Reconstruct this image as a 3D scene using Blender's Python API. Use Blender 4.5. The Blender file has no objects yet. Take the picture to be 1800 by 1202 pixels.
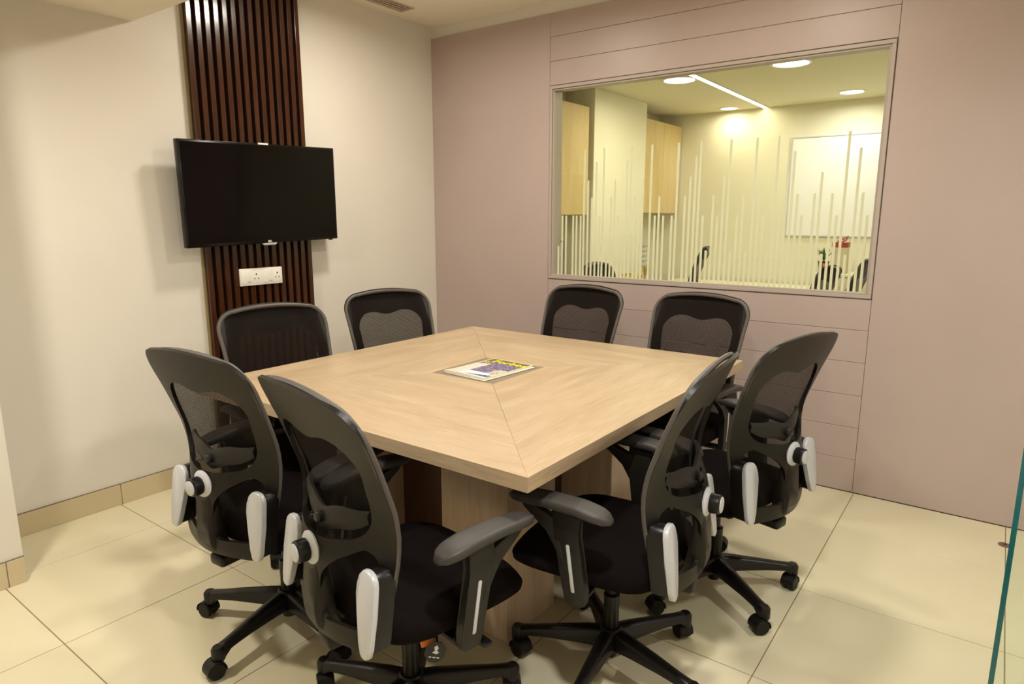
import bpy, bmesh, math, random
from mathutils import Vector, Matrix, noise
PI = math.pi
S = bpy.context.scene
COL = S.collection
rnd = random.Random(7)

# ---------------------------------------------------------------- camera, world, exposure
cam_d = bpy.data.cameras.new('camera'); cam = bpy.data.objects.new('camera', cam_d); COL.objects.link(cam)
cam_d.sensor_width = 36.0; cam_d.lens = 1155.15/1800*36; cam_d.clip_start = 0.02
RC = ((0.803291, 0.111428, -0.585070), (0.595587, -0.150946, 0.788982), (-0.000400, -0.982242, -0.187618))
m = Matrix(((RC[0][0], -RC[0][1], -RC[0][2], 0), (RC[1][0], -RC[1][1], -RC[1][2], 0), (RC[2][0], -RC[2][1], -RC[2][2], 1.4), (0, 0, 0, 1)))
cam.matrix_world = m
S.camera = cam
w = bpy.data.worlds.new('world'); S.world = w; w.use_nodes = True
w.node_tree.nodes['Background'].inputs[0].default_value = (1.0, 0.88, 0.7, 1)
w.node_tree.nodes['Background'].inputs[1].default_value = 0.05
S.view_settings.view_transform = 'Standard'; S.view_settings.look = 'None'
S.view_settings.gamma = 1; S.view_settings.use_curve_mapping = False
S.view_settings.exposure = 0.0
WARM = (1.0, 0.925, 0.80)
COOL = (1.0, 0.97, 0.93)
ROOM_W = 20.0      # each ceiling downlight over the table
SOFFIT_W = 24.0    # each downlight in the low ceiling by the camera
OFFICE_W = 6.4    # each downlight in the room beyond the glass

# ---------------------------------------------------------------- materials
def mat(name, col, rough=0.5, spec=0.5, metal=0.0, emit=None, es=0.0, coat=0.0):
    M = bpy.data.materials.new(name); M.use_nodes = True
    b = M.node_tree.nodes['Principled BSDF']
    b.inputs['Base Color'].default_value = (*col, 1); b.inputs['Roughness'].default_value = rough
    b.inputs['Specular IOR Level'].default_value = spec; b.inputs['Metallic'].default_value = metal
    b.inputs['Coat Weight'].default_value = coat
    if emit:
        b.inputs['Emission Color'].default_value = (*emit, 1); b.inputs['Emission Strength'].default_value = es
    return M
def nd(M, t, **k):
    n = M.node_tree.nodes.new(t)
    for a, v in k.items(): setattr(n, a, v)
    return n
def lk(M, a, b): M.node_tree.links.new(a, b)
def mottle(M, c1, c2, scale=3.0, stretch=(1, 1, 1), detail=4, bump=0.0, lo=0.35, hi=0.65, coord='Object', rand=0.0, rough=None):
    b = M.node_tree.nodes['Principled BSDF']
    tc = nd(M, 'ShaderNodeTexCoord'); mp = nd(M, 'ShaderNodeMapping'); mp.inputs['Scale'].default_value = stretch
    lk(M, tc.outputs[coord], mp.inputs[0])
    nz = nd(M, 'ShaderNodeTexNoise'); nz.inputs['Scale'].default_value = scale; nz.inputs['Detail'].default_value = detail
    lk(M, mp.outputs[0], nz.inputs['Vector'])
    if rand:
        oi = nd(M, 'ShaderNodeObjectInfo'); mu = nd(M, 'ShaderNodeVectorMath', operation='SCALE'); mu.inputs['Scale'].default_value = rand
        cb = nd(M, 'ShaderNodeCombineXYZ'); lk(M, oi.outputs['Random'], cb.inputs[0]); lk(M, oi.outputs['Random'], cb.inputs[1])
        lk(M, cb.outputs[0], mu.inputs[0]); lk(M, mu.outputs[0], mp.inputs['Location'])
    cr = nd(M, 'ShaderNodeValToRGB'); cr.color_ramp.elements[0].position = lo; cr.color_ramp.elements[1].position = hi
    cr.color_ramp.elements[0].color = (*c1, 1); cr.color_ramp.elements[1].color = (*c2, 1)
    lk(M, nz.outputs['Fac'], cr.inputs[0]); lk(M, cr.outputs[0], b.inputs['Base Color'])
    if rough:
        mr = nd(M, 'ShaderNodeMapRange'); mr.inputs['To Min'].default_value = rough[0]; mr.inputs['To Max'].default_value = rough[1]
        lk(M, nz.outputs['Fac'], mr.inputs['Value']); lk(M, mr.outputs[0], b.inputs['Roughness'])
    if bump:
        bp = nd(M, 'ShaderNodeBump'); bp.inputs['Strength'].default_value = bump; bp.inputs['Distance'].default_value = 0.002
        lk(M, nz.outputs['Fac'], bp.inputs['Height']); lk(M, bp.outputs[0], b.inputs['Normal'])
    return M
def wood(name, c1, c2, axis, rough=0.4, spec=0.4, fine=1.0, rand=5.0):
    """streaky grain running along one object axis"""
    M = mat(name, c1, rough, spec); b = M.node_tree.nodes['Principled BSDF']
    tc = nd(M, 'ShaderNodeTexCoord')
    oi = nd(M, 'ShaderNodeObjectInfo'); cb = nd(M, 'ShaderNodeCombineXYZ')
    ms = nd(M, 'ShaderNodeMath', operation='MULTIPLY'); ms.inputs[1].default_value = rand
    lk(M, oi.outputs['Random'], ms.inputs[0])
    for i in range(3): lk(M, ms.outputs[0], cb.inputs[i])
    ad = nd(M, 'ShaderNodeVectorMath', operation='ADD'); lk(M, tc.outputs['Object'], ad.inputs[0]); lk(M, cb.outputs[0], ad.inputs[1])
    outs = []
    for sc, st, det in ((2.2, 6.0, 3), (9.0*fine, 22.0, 5)):
        mp = nd(M, 'ShaderNodeMapping'); s = [st]*3; s[axis] = 1.0
        mp.inputs['Scale'].default_value = s; lk(M, ad.outputs[0], mp.inputs[0])
        nz = nd(M, 'ShaderNodeTexNoise'); nz.inputs['Scale'].default_value = sc; nz.inputs['Detail'].default_value = det
        nz.inputs['Distortion'].default_value = 0.6
        lk(M, mp.outputs[0], nz.inputs['Vector']); outs.append(nz.outputs['Fac'])
    mx = nd(M, 'ShaderNodeMix', data_type='FLOAT'); mx.inputs[0].default_value = 0.5
    lk(M, outs[0], mx.inputs[2]); lk(M, outs[1], mx.inputs[3])
    cr = nd(M, 'ShaderNodeValToRGB'); cr.color_ramp.elements[0].position = 0.33; cr.color_ramp.elements[1].position = 0.66
    cr.color_ramp.elements[0].color = (*c1, 1); cr.color_ramp.elements[1].color = (*c2, 1)
    lk(M, mx.outputs[0], cr.inputs[0]); lk(M, cr.outputs[0], b.inputs['Base Color'])
    bp = nd(M, 'ShaderNodeBump'); bp.inputs['Strength'].default_value = 0.06; bp.inputs['Distance'].default_value = 0.001
    lk(M, outs[1], bp.inputs['Height']); lk(M, bp.outputs[0], b.inputs['Normal'])
    return M
def glass(name, tint=(0.97, 0.99, 0.97), refl=1.0):
    M = bpy.data.materials.new(name); M.use_nodes = True; nt = M.node_tree; nt.nodes.clear()
    out = nd(M, 'ShaderNodeOutputMaterial'); mx = nd(M, 'ShaderNodeMixShader'); tr = nd(M, 'ShaderNodeBsdfTransparent'); gl = nd(M, 'ShaderNodeBsdfGlossy')
    lw = nd(M, 'ShaderNodeLayerWeight'); lw.inputs[0].default_value = 0.5
    pw = nd(M, 'ShaderNodeMath', operation='POWER'); pw.inputs[1].default_value = 5.0; lk(M, lw.outputs['Facing'], pw.inputs[0])
    mu = nd(M, 'ShaderNodeMath', operation='MULTIPLY_ADD'); mu.inputs[1].default_value = .5*refl; mu.inputs[2].default_value = .03*refl
    gl.inputs['Roughness'].default_value = 0.02; tr.inputs[0].default_value = (*tint, 1)
    lk(M, pw.outputs[0], mu.inputs[0]); lk(M, mu.outputs[0], mx.inputs[0]); lk(M, tr.outputs[0], mx.inputs[1]); lk(M, gl.outputs[0], mx.inputs[2]); lk(M, mx.outputs[0], out.inputs[0])
    return M
def mesh_fabric(name, col, pitch, open_):
    M = mat(name, col, 0.8, 0.12); nt = M.node_tree; b = nt.nodes['Principled BSDF']; out = nt.nodes['Material Output']
    tc = nd(M, 'ShaderNodeTexCoord'); sp = nd(M, 'ShaderNodeSeparateXYZ'); lk(M, tc.outputs['Object'], sp.inputs[0])
    gs = []
    for i in (0, 2):
        d = nd(M, 'ShaderNodeMath', operation='DIVIDE'); d.inputs[1].default_value = pitch; lk(M, sp.outputs[i], d.inputs[0])
        f = nd(M, 'ShaderNodeMath', operation='FLOORED_MODULO'); f.inputs[1].default_value = 1.0; lk(M, d.outputs[0], f.inputs[0])
        g = nd(M, 'ShaderNodeMath', operation='GREATER_THAN'); g.inputs[1].default_value = 1-open_; lk(M, f.outputs[0], g.inputs[0]); gs.append(g.outputs[0])
    mu = nd(M, 'ShaderNodeMath', operation='MULTIPLY'); lk(M, gs[0], mu.inputs[0]); lk(M, gs[1], mu.inputs[1])
    mx = nd(M, 'ShaderNodeMixShader'); tr = nd(M, 'ShaderNodeBsdfTransparent')
    lk(M, mu.outputs[0], mx.inputs[0]); lk(M, b.outputs[0], mx.inputs[1]); lk(M, tr.outputs[0], mx.inputs[2]); lk(M, mx.outputs[0], out.inputs[0])
    return M
def film(name, col, a):
    M = bpy.data.materials.new(name); M.use_nodes = True; nt = M.node_tree; nt.nodes.clear()
    out = nd(M, 'ShaderNodeOutputMaterial'); mx = nd(M, 'ShaderNodeMixShader'); m2 = nd(M, 'ShaderNodeMixShader')
    tr = nd(M, 'ShaderNodeBsdfTransparent'); tl = nd(M, 'ShaderNodeBsdfTranslucent'); df = nd(M, 'ShaderNodeBsdfDiffuse')
    tl.inputs[0].default_value = (*col, 1); df.inputs[0].default_value = (*col, 1); m2.inputs[0].default_value = 0.4; mx.inputs[0].default_value = a
    lk(M, tl.outputs[0], m2.inputs[1]); lk(M, df.outputs[0], m2.inputs[2]); lk(M, tr.outputs[0], mx.inputs[1]); lk(M, m2.outputs[0], mx.inputs[2]); lk(M, mx.outputs[0], out.inputs[0])
    return M
M_wall = mottle(mat('cream_paint', (.74, .70, .63), 0.6, 0.3), (.73, .69, .62), (.755, .715, .645), 2.0)
M_ceil = mottle(mat('ceiling_paint', (.90, .83, .70), 0.85, 0.2), (.89, .82, .69), (.91, .845, .715), 1.5)
M_mauve = mottle(mat('mauve_laminate', (.47, .37, .345), 0.38, 0.4), (.455, .36, .335), (.485, .385, .36), 1.4)
M_joint = mat('joint_shadow_gap', (.27, .205, .19), 0.9, 0.1)
M_tile = mottle(mat('cream_floor_tile', (.76, .67, .48), 0.22, 0.5), (.635, .575, .395), (.685, .63, .45), 1.1, rand=9.0, rough=(0.20, 0.30), lo=.2, hi=.8, detail=2)
M_grout = mat('brown_grout', (.24, .18, .11), 0.9, 0.1)
M_skirt = mottle(mat('skirting_tile', (.60, .50, .32), 0.3, 0.5), (.58, .48, .30), (.64, .54, .36), 1.5, rand=9.0)
M_caulk = mat('grey_caulk', (.17, .14, .10), 0.9, 0.1)
OAK1, OAK2 = (.385, .275, .165), (.525, .405, .27)
M_oak_x = wood('oak_along_length', OAK1, OAK2, 0); M_oak_y = wood('oak_along_width', OAK1, OAK2, 1); M_oak_z = wood('oak_upright', (.50, .36, .25), (.69, .53, .39), 2)
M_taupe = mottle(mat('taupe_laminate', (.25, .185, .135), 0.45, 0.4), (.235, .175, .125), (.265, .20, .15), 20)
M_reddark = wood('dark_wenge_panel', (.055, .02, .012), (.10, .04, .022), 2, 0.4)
M_slat = wood('wenge_slat', (.030, .007, .0025), (.068, .021, .0065), 2, 0.17, 0.6)
M_slatback = mat('wenge_backing', (.012, .002, .0015), 0.5, 0.4)
M_edge = mat('olive_backing_edge', (.28, .21, .10), 0.6, 0.3)
M_plastic = mottle(mat('black_moulded_plastic', (.007, .0045, .0028), 0.40, 0.30), (.006, .004, .0024), (.008, .0055, .0034), 300, bump=0.05)
M_plastic2 = mat('charcoal_plastic', (.013, .0105, .009), 0.48, 0.35)
M_rim = mat('grey_rim_plastic', (.085, .075, .068), 0.5, 0.4)
M_pad = mat('soft_charcoal_pad', (.042, .038, .035), 0.5, 0.4)
M_base = mat('black_nylon', (.006, .0045, .0045), 0.36, 0.36)
M_rubber = mat('black_wheel', (.006, .005, .0045), 0.5, 0.3)
M_seat = mottle(mat('black_seat_fabric', (.012, .009, .008), 0.95, 0.06), (.0045, .003, .003), (.009, .006, .006), 500, bump=0.3)
M_net = mesh_fabric('black_back_mesh', (.009, .006, .0045), 0.0034, 0.44)
M_silver = mat('satin_silver', (.62, .62, .62), 0.38, 0.5, 0.35)
M_silver2 = mat('silver_grey_plastic', (.55, .56, .60), 0.35, 0.5, 0.1)
M_chrome = mat('dark_steel', (.06, .055, .05), 0.3, 0.5, 0.8)
M_tvbody = mat('tv_black_gloss', (.005, .004, .0035), 0.2, 0.3)
M_screen = mat('tv_screen_glass', (.003, .0015, .0015), 0.10, 0.16)
M_white = mat('white_plastic', (.85, .82, .76), 0.3, 0.5)
M_dark = mat('dark_print', (.05, .05, .05), 0.7, 0.2)
M_greyprint = mat('grey_print', (.45, .43, .40), 0.7, 0.2)
M_frame = mat('pale_window_bead', (.44, .375, .335), 0.4, 0.4)
M_glass = glass('clear_glass')
M_glassdoor = glass('partition_glass', (.95, .985, .96), 1.0)
M_glassedge = mat('teal_glass_edge', (.02, .14, .15), 0.15, 0.5, 0, (.05, .25, .26), 0.0)
M_film = film('frosted_film', (.86, .86, .72), 0.90)
M_led = mat('led_diffuser', (1, 1, .9), 0.5, 0.2, 0, (1.0, .93, .70), 9.0)
M_lamp = mat('downlight_diffuser', (1, 1, .9), 0.5, 0.2, 0, (1.0, .90, .68), 14.0)
M_owall = mat('office_cream_wall', (.80, .76, .60), 0.6, 0.3)
M_oceil = mat('office_ceiling', (.80, .76, .55), 0.7, 0.2)
M_ocab = wood('pale_maple_laminate', (.56, .41, .17), (.66, .51, .25), 2, 0.45)
M_board = mat('whiteboard', (.88, .88, .86), 0.25, 0.5)
M_paper = mat('paper', (.74, .71, .63), 0.8, 0.2)
M_desk = mat('cream_desk_laminate', (.76, .70, .50), 0.4, 0.4)
M_gold = mat('gold', (.83, .60, .16), 0.25, 0.5, 0.9)
M_red = mat('dark_red', (.33, .025, .02), 0.4, 0.4)
M_orange = mat('orange', (.80, .22, .04), 0.5, 0.4)
M_leaf = mat('green_leaf', (.05, .16, .025), 0.5, 0.4)
M_pot = mat('black_pot', (.03, .03, .03), 0.4, 0.5)
M_beigebox = mat('beige_card', (.62, .55, .38), 0.7, 0.2)
M_brass = mat('dull_floor_socket', (.25, .17, .13), 0.4, 0.5, 0.6)
M_vent = mat('vent_enamel', (.56, .47, .37), 0.5, 0.4)
M_ventdark = mat('vent_recess', (.50, .41, .32), 0.8, 0.2)
M_yellow = mat('yellow_print', (.88, .80, .06), 0.35, 0.4)
M_tagwhite = mat('white_print', (.8, .8, .85), 0.6, 0.2)

# ---------------------------------------------------------------- helpers
def link(name, bm, mats, parent=None, smooth=False, angle=35):
    me = bpy.data.meshes.new(name); bmesh.ops.recalc_face_normals(bm, faces=bm.faces); bm.to_mesh(me); bm.free()
    for x in (mats if isinstance(mats, (list, tuple)) else [mats]): me.materials.append(x)
    if smooth:
        me.shade_smooth(); me.set_sharp_from_angle(angle=math.radians(angle))
    o = bpy.data.objects.new(name, me); COL.objects.link(o)
    if parent: o.parent = parent
    return o
def empty(name, loc=(0, 0, 0), rz=0.0):
    o = bpy.data.objects.new(name, None); COL.objects.link(o); o.location = loc; o.rotation_euler = (0, 0, rz); o.empty_display_size = 0.1
    return o
def tag(o, label, cat, group=None, kind=None):
    o['label'] = label; o['category'] = cat
    if group: o['group'] = group
    if kind: o['kind'] = kind
    return o
def structure(o, label=None):
    o['kind'] = 'structure'
    if label: o['label'] = label
    return o
def nb(): return bmesh.new()
def box(bm, x0, x1, y0, y1, z0, z1, bev=0.0, seg=2, mi=0):
    r = bmesh.ops.create_cube(bm, size=1.0, matrix=Matrix.Translation(((x0+x1)/2, (y0+y1)/2, (z0+z1)/2)) @ Matrix.Diagonal((abs(x1-x0), abs(y1-y0), abs(z1-z0), 1)))
    vs = r['verts']; fs = list({f for v in vs for f in v.link_faces})
    for f in fs: f.material_index = mi
    if bev:
        es = list({e for v in vs for e in v.link_edges})
        rr = bmesh.ops.bevel(bm, geom=es, offset=bev, segments=seg, profile=0.5, affect='EDGES')
        vs = rr['verts']
    return vs
def xform(bm, vs, M): bmesh.ops.transform(bm, matrix=M, verts=list(vs))
def rings(bm, rs, cap0=True, cap1=True, closed=True, mi=0):
    """loft through rings of points"""
    V = [[bm.verts.new(p) for p in r] for r in rs]; n = len(V[0]); out = []
    for a, b in zip(V[:-1], V[1:]):
        for i in range(n if closed else n-1):
            j = (i+1) % n
            f = bm.faces.new((a[i], a[j], b[j], b[i])); f.material_index = mi
    if cap0: f = bm.faces.new(V[0][::-1]); f.material_index = mi
    if cap1: f = bm.faces.new(V[-1]); f.material_index = mi
    return [v for r in V for v in r]
def lathe(bm, prof, n=24, M=None, mi=0):
    rs = [[(r*math.cos(2*PI*i/n), r*math.sin(2*PI*i/n), z) for i in range(n)] for r, z in prof]
    vs = rings(bm, rs, True, True, True, mi)
    if M: xform(bm, vs, M)
    return vs
def tube(bm, pts, r, n=8, closed=False):
    pts = [Vector(p) for p in pts]; rs = []; N = len(pts); up = None
    for i, p in enumerate(pts):
        t = (pts[(i+1) % N]-pts[i-1]) if closed else (pts[min(i+1, N-1)]-pts[max(i-1, 0)])
        t.normalize()
        if up is None: up = Vector((0, 0, 1)) if abs(t.z) < .9 else Vector((0, 1, 0))
        s = t.cross(up).normalized(); up = s.cross(t).normalized()
        rr = r[i] if isinstance(r, (list, tuple)) else r
        rs.append([p + s*rr*math.cos(2*PI*k/n)+up*rr*math.sin(2*PI*k/n) for k in range(n)])
    if closed: rs.append(rs[0]); return rings(bm, rs, False, False)
    return rings(bm, rs)
def prism(bm, poly, d0, d1, fn, bev=0.0, mi=0):
    """extrude a 2-D outline between depths d0 and d1; fn(a, b, depth) gives the 3-D point"""
    A = [bm.verts.new(fn(a, b, d0)) for a, b in poly]; B = [bm.verts.new(fn(a, b, d1)) for a, b in poly]; n = len(poly)
    fa = bm.faces.new(A[::-1]); fb = bm.faces.new(B); fs = [fa, fb]
    for i in range(n): fs.append(bm.faces.new((A[i], A[(i+1) % n], B[(i+1) % n], B[i])))
    for f in fs: f.material_index = mi
    vs = A+B
    if bev:
        es = list(fa.edges)+list(fb.edges)
        rr = bmesh.ops.bevel(bm, geom=es, offset=bev, segments=2, profile=0.5, affect='EDGES'); vs = list(set(vs) | set(rr['verts']))
        vs = [v for v in vs if v.is_valid]
    return vs
def rrect(w, h, r, n=6):
    out = []
    for cx, cy, a0 in ((w/2-r, h/2-r, 0), (-w/2+r, h/2-r, PI/2), (-w/2+r, -h/2+r, PI), (w/2-r, -h/2+r, 1.5*PI)):
        for i in range(n+1):
            a = a0+PI/2*i/n; out.append((cx+r*math.cos(a), cy+r*math.sin(a)))
    return out
def text_mesh(name, s, size, M, material, parent, ext=0.0004, bold=0.0, ax='CENTER'):
    cu = bpy.data.curves.new(name, 'FONT'); cu.body = s; cu.size = size; cu.extrude = ext; cu.align_x = ax; cu.align_y = 'CENTER'; cu.offset = bold; cu.resolution_u = 3
    t = bpy.data.objects.new(name, cu); COL.objects.link(t)
    dg = bpy.context.evaluated_depsgraph_get(); me = bpy.data.meshes.new_from_object(t.evaluated_get(dg))
    bpy.data.objects.remove(t); me.transform(M); me.materials.clear(); me.materials.append(material); me.name = name
    o = bpy.data.objects.new(name, me); COL.objects.link(o); o.parent = parent
    return o
def copy_tree(o, parent=None):
    c = o.copy(); COL.objects.link(c)
    if parent: c.parent = parent
    for ch in list(o.children): copy_tree(ch, c)
    return c
def lerp(x, xs, ys):
    if x <= xs[0]: return ys[0]
    for i in range(1, len(xs)):
        if x <= xs[i]:
            t = (x-xs[i-1])/(xs[i]-xs[i-1]); return ys[i-1]+t*(ys[i]-ys[i-1])
    return ys[-1]

# ---------------------------------------------------------------- room dimensions (metres; camera stands at 0, 0, 1.4)
XL, YB = -3.374, 3.60          # TV wall, mauve wall
XR, YF = 1.6, -1.3             # walls behind and right of the camera
ZC, ZS = 2.69, 2.292           # high ceiling, low soffit
YS = 1.585                     # soffit front edge
PX, PY = -2.93, 0.76           # pillar corner
ZP = 2.615                     # top of the mauve panelling

# floor: slab with recessed joints, each tile a piece
b = nb(); box(b, XL-.1, XR+.1, YF-.1, YB+.3, -.12, -.002)
floor = structure(link('floor', b, M_grout)); 
xs = [-.48+.63*k for k in range(-5, 5)]; ys = [3.105-.604*k for k in range(-1, 9)]
tile_me = {}
def put_tile(x0, x1, y0, y1):
    g = .0016; wv, hv = round(x1-x0-2*g, 4), round(y1-y0-2*g, 4); key = (wv, hv)
    if key not in tile_me:
        bb = nb(); vs = box(bb, -wv/2, wv/2, -hv/2, hv/2, -.01, 0, .0012, 1)
        o = link('floor_tile', bb, M_tile, floor); tile_me[key] = o.data
    else:
        o = bpy.data.objects.new('floor_tile', tile_me[key]); COL.objects.link(o); o.parent = floor
    o.location = ((x0+x1)/2, (y0+y1)/2, 0)
ex = [XL] + [x for x in xs if XL+.02 < x < XR-.02] + [XR]
ey = [YF] + sorted(y for y in ys if YF+.02 < y < YB-.02) + [YB]
for i in range(len(ex)-1):
    for j in range(len(ey)-1): put_tile(ex[i], ex[i+1], ey[j], ey[j+1])

# walls
b = nb(); box(b, XL-.12, XL, YF-.1, YB+.12, 0, 3.0); structure(link('wall_left', b, M_wall))
b = nb(); box(b, XL, PX, YF, PY, 0, ZS+.02, .003); structure(link('wall_pillar', b, M_wall))
b = nb(); box(b, XR, XR+.12, YF-.1, YB+.12, 0, 3.0); structure(link('wall_right', b, M_wall))
b = nb(); box(b, XL-.12, XR+.12, YF-.12, YF, 0, 3.0); structure(link('wall_front', b, M_wall))
# ceilings
b = nb(); box(b, XL-.12, XR+.12, YS-.02, YB+.12, ZC, ZC+.15); structure(link('ceiling', b, M_ceil))
b = nb(); box(b, XL, XR, YF, YS, ZS, ZC+.15); box(b, -0.12, XR, YS, YB, 2.325, ZC+.15); structure(link('ceiling_soffit', b, M_ceil))

# back wall with the window opening; mauve laminate panels are pieces
WX0, WX1, WZ0, WZ1 = -2.372, -.492, 1.004, 2.192
b = nb()
for q in ((XL, WX0, 0, 3.0), (WX1, XR, 0, 3.0), (WX0, WX1, 0, WZ0), (WX0, WX1, WZ1, 3.0)): box(b, q[0], q[1], YB+.013, YB+.12, q[2], q[3])
wb = structure(link('wall_back', b, M_wall))
b = nb()
for q in ((XL+.002, WX0, 0, ZP-.004), (WX1, XR-.002, 0, ZP-.004), (WX0, WX1, 0, WZ0), (WX0, WX1, WZ1, ZP-.004)): box(b, q[0], q[1], YB+.006, YB+.0135, q[2]+.001, q[3])
link('panel_joint_backing', b, M_joint, wb)
def panel(x0, x1, z0, z1):
    g = .0009; bb = nb(); box(bb, x0+g, x1-g, YB, YB+.012, z0+g, z1-g, .0012, 1); link('wall_panel', bb, M_mauve, wb)
JX0, JX1 = -2.3755, -.4885
panel(XL, JX0, .002, ZP); panel(JX1, XR, .002, ZP)
for z0, z1 in ((WZ1+.004, 2.337), (2.337, 2.479), (2.479, ZP)): panel(JX0, JX1, z0, z1)
zz = [.002, .175, .344, .512, .682, .845, WZ0-.004]
for z0, z1 in zip(zz[:-1], zz[1:]): panel(JX0, JX1, z0, z1)

# skirting
def skirt(name, runs, lab):
    root = empty(name); structure(root, lab); root.location = runs[0][0]
    for k, ((x, y, z), (dx, dy), L, cap) in enumerate(runs):
        bb = nb(); t = .009
        nx, ny = -dy, dx     # the face that looks into the room
        def P(a, h, d): return Vector((x+dx*a+nx*d, y+dy*a+ny*d, h))-Vector(runs[0][0])
        prism(bb, [(.0015, 0), (L-.0015, 0), (L-.0015, .104), (.0015, .104)], 0, t, lambda a, h, d: P(a, h, d), .0015)
        link('skirting_tile', bb, M_skirt, root)
        bb = nb(); prism(bb, [(0, .104), (L, .104), (L, .1065), (0, .1065)], 0, t-.002, lambda a, h, d: P(a, h, d)); link('caulk_line', bb, M_caulk, root)
    return root
skirt('baseboard_left', [((XL, 1.30, 0), (0, -1), 1.30-PY-.002, 0), ((XL, 1.82, 0), (0, -1), .52, 0), ((XL, 3.105, 0), (0, -1), 3.105-2.48, 0), ((XL, YB, 0), (0, -1), YB-3.105, 0)], 'cream skirting tiles along the TV wall')
skirt('baseboard_pillar', [((PX, .70, 0), (0, -1), .60, 0), ((PX, PY, 0), (0, -1), .06, 0), ((PX, .10, 0), (0, -1), .60, 0)], 'cream skirting tiles around the pillar at the left')

# ---------------------------------------------------------------- downlights, with one added fill
def downlight(x, y, z, watts, label, group, r=.075, spot=True, col=WARM):
    t = empty('ceiling_downlight', (x, y, z)); tag(t, label, 'lamp', group)
    bb = nb(); lathe(bb, [(r+.02, 0), (r+.02, -.004), (r+.004, -.008), (r, -.006), (r, 0)], 28); link('trim_ring', bb, M_white, t, True)
    bb = nb(); lathe(bb, [(r, -.001), (r, -.004), (.001, -.004)], 28); link('diffuser', bb, M_lamp, t)
    L = bpy.data.lights.new('downlight_lamp', 'AREA'); L.shape = 'DISK'; L.size = r*2*.9; L.energy = watts; L.color = col; L.spread = math.radians(170)
    o = bpy.data.objects.new('downlight_lamp', L); COL.objects.link(o); o.location = (0, 0, -.012); o.parent = t
    return t
downlight(-2.42, 2.43, ZC, ROOM_W, 'recessed downlight over the table end nearest the TV', None, .13)
downlight(-.95, 2.43, ZC, ROOM_W, 'recessed downlight over the table end away from the TV', None, .13)
downlight(-2.35, .35, ZS, SOFFIT_W, 'recessed downlight in the low soffit beside the pillar', None)
downlight(-.42, .75, ZS, SOFFIT_W, 'recessed downlight in the low soffit by the glass partition', None, .075, True, COOL)
downlight(.78, 2.25, 2.325, SOFFIT_W*.8, 'added fill downlight, out of view in the low soffit beyond the glass door', None, .075, True, COOL)  # unseen lamp, added to brighten the right end of the mauve wall and floor

# ---------------------------------------------------------------- slat panel, TV, socket
sp = empty('slatted_wall_panel', (XL, 2.1475, 0)); tag(sp, 'tall dark wenge slatted panel on the cream wall behind the TV', 'wall panel')
b = nb(); box(b, .001, .018, -.3275, .3275, .004, ZC-.004); link('backing_board', b, [M_slatback], sp)
b = nb(); box(b, .001, .020, -.334, -.3275, .004, ZC-.004); box(b, .001, .02, .3275, .334, .004, ZC-.004); link('backing_edge', b, M_edge, sp)
bb = nb(); box(bb, .017, .045, -.0135, .0135, .004, ZC-.005, .002, 2); slat = link('slat', bb, M_slat, sp)
for k in range(14):
    o = slat if k == 0 else slat.copy()
    if k: COL.objects.link(o)
    o.location = (0, -.3135+k*.04825, 0)

TVX = XL+.14
tv = empty('wall_mounted_television', (XL+.046, 2.134, 1.522)); tag(tv, 'black flat screen television with its screen off, hung on the slatted panel', 'television')
roll = Matrix.Rotation(math.radians(2.0), 4, 'Y') @ Matrix.Rotation(math.radians(1.6), 4, 'X')
def tvp(name, bm, m_, smooth=True): 
    xform(bm, bm.verts, Matrix.Translation((0, 0, 0)) @ roll); return link(name, bm, m_, tv, smooth)
W2, H2 = .4625, .262
b = nb(); box(b, .058, .094, -W2, W2, -H2, H2, .004, 2); box(b, .035, .062, -.33, .33, -.2, .17, .01, 2); tvp('housing', b, M_tvbody)
b = nb(); box(b, .0935, .0948, -W2+.011, W2-.011, -H2+.017, H2-.011); tvp('screen', b, M_screen, False)
b = nb(); box(b, 0.0, .036, -.16, .16, -.10, .10, .003); box(b, 0.0, .02, -.19, -.165, -.16, .16, .002); box(b, 0.0, .02, .165, .19, -.16, .16, .002); tvp('wall_bracket', b, M_base)
b = nb(); prism(b, [(-.044, -H2+.001), (.044, -H2+.001), (.036, -H2-.010), (-.036, -H2-.010)], .078, .096, lambda y, z, d: (d, y, z), .001); tvp('bottom_emblem_bar', b, M_silver)
b = nb(); box(b, .0935, .0955, -.03, .03, H2-.006, H2+.003, .0008); tvp('top_sticker', b, M_white)
b = nb(); box(b, .07, .088, .41, .43, -H2-.006, -H2+.002, .002); tvp('remote_sensor', b, M_tvbody)
TXT = Matrix(((0, 0, 1, .0955), (1, 0, 0, 0), (0, 1, 0, -H2+.0095), (0, 0, 0, 1)))
text_mesh('logo', 'BPL', .016, roll @ TXT, M_white, tv, .0003, .0004)

so = empty('switch_socket_plate', (XL+.045, 2.124, 1.072)); tag(so, 'white switch plate with two power sockets on the slatted panel under the TV', 'socket')
b = nb(); box(b, 0, .010, -.132, .132, -.047, .047, .003); link('plate', b, M_white, so, True)
for k, c in enumerate((-.099, -.033, .033, .099)):
    if k % 2 == 0:
        b = nb(); box(b, .009, .0125, c-.026, c+.026, -.036, .036, .0015); link('rocker_switch', b, M_white, so, True)
        b = nb(); box(b, .0125, .0128, c-.012+.02, c+.012+.02, -.030, -.025); link('print_mark', b, M_greyprint, so)
    else:
        b = nb(); box(b, .009, .0113, c-.028, c+.028, -.036, .036, .001); link('socket_face', b, M_white, so, True)
        b = nb()
        for dy, dz, r in ((0, .014, .005), (-.011, -.010, .0036), (.011, -.010, .0036)):
            lathe(b, [(r, 0), (r, .0006)], 10, Matrix.Translation((.0110, c+dy, dz)) @ Matrix.Rotation(PI/2, 4, 'Y'))
        link('pin_holes', b, M_dark, so)

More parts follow.
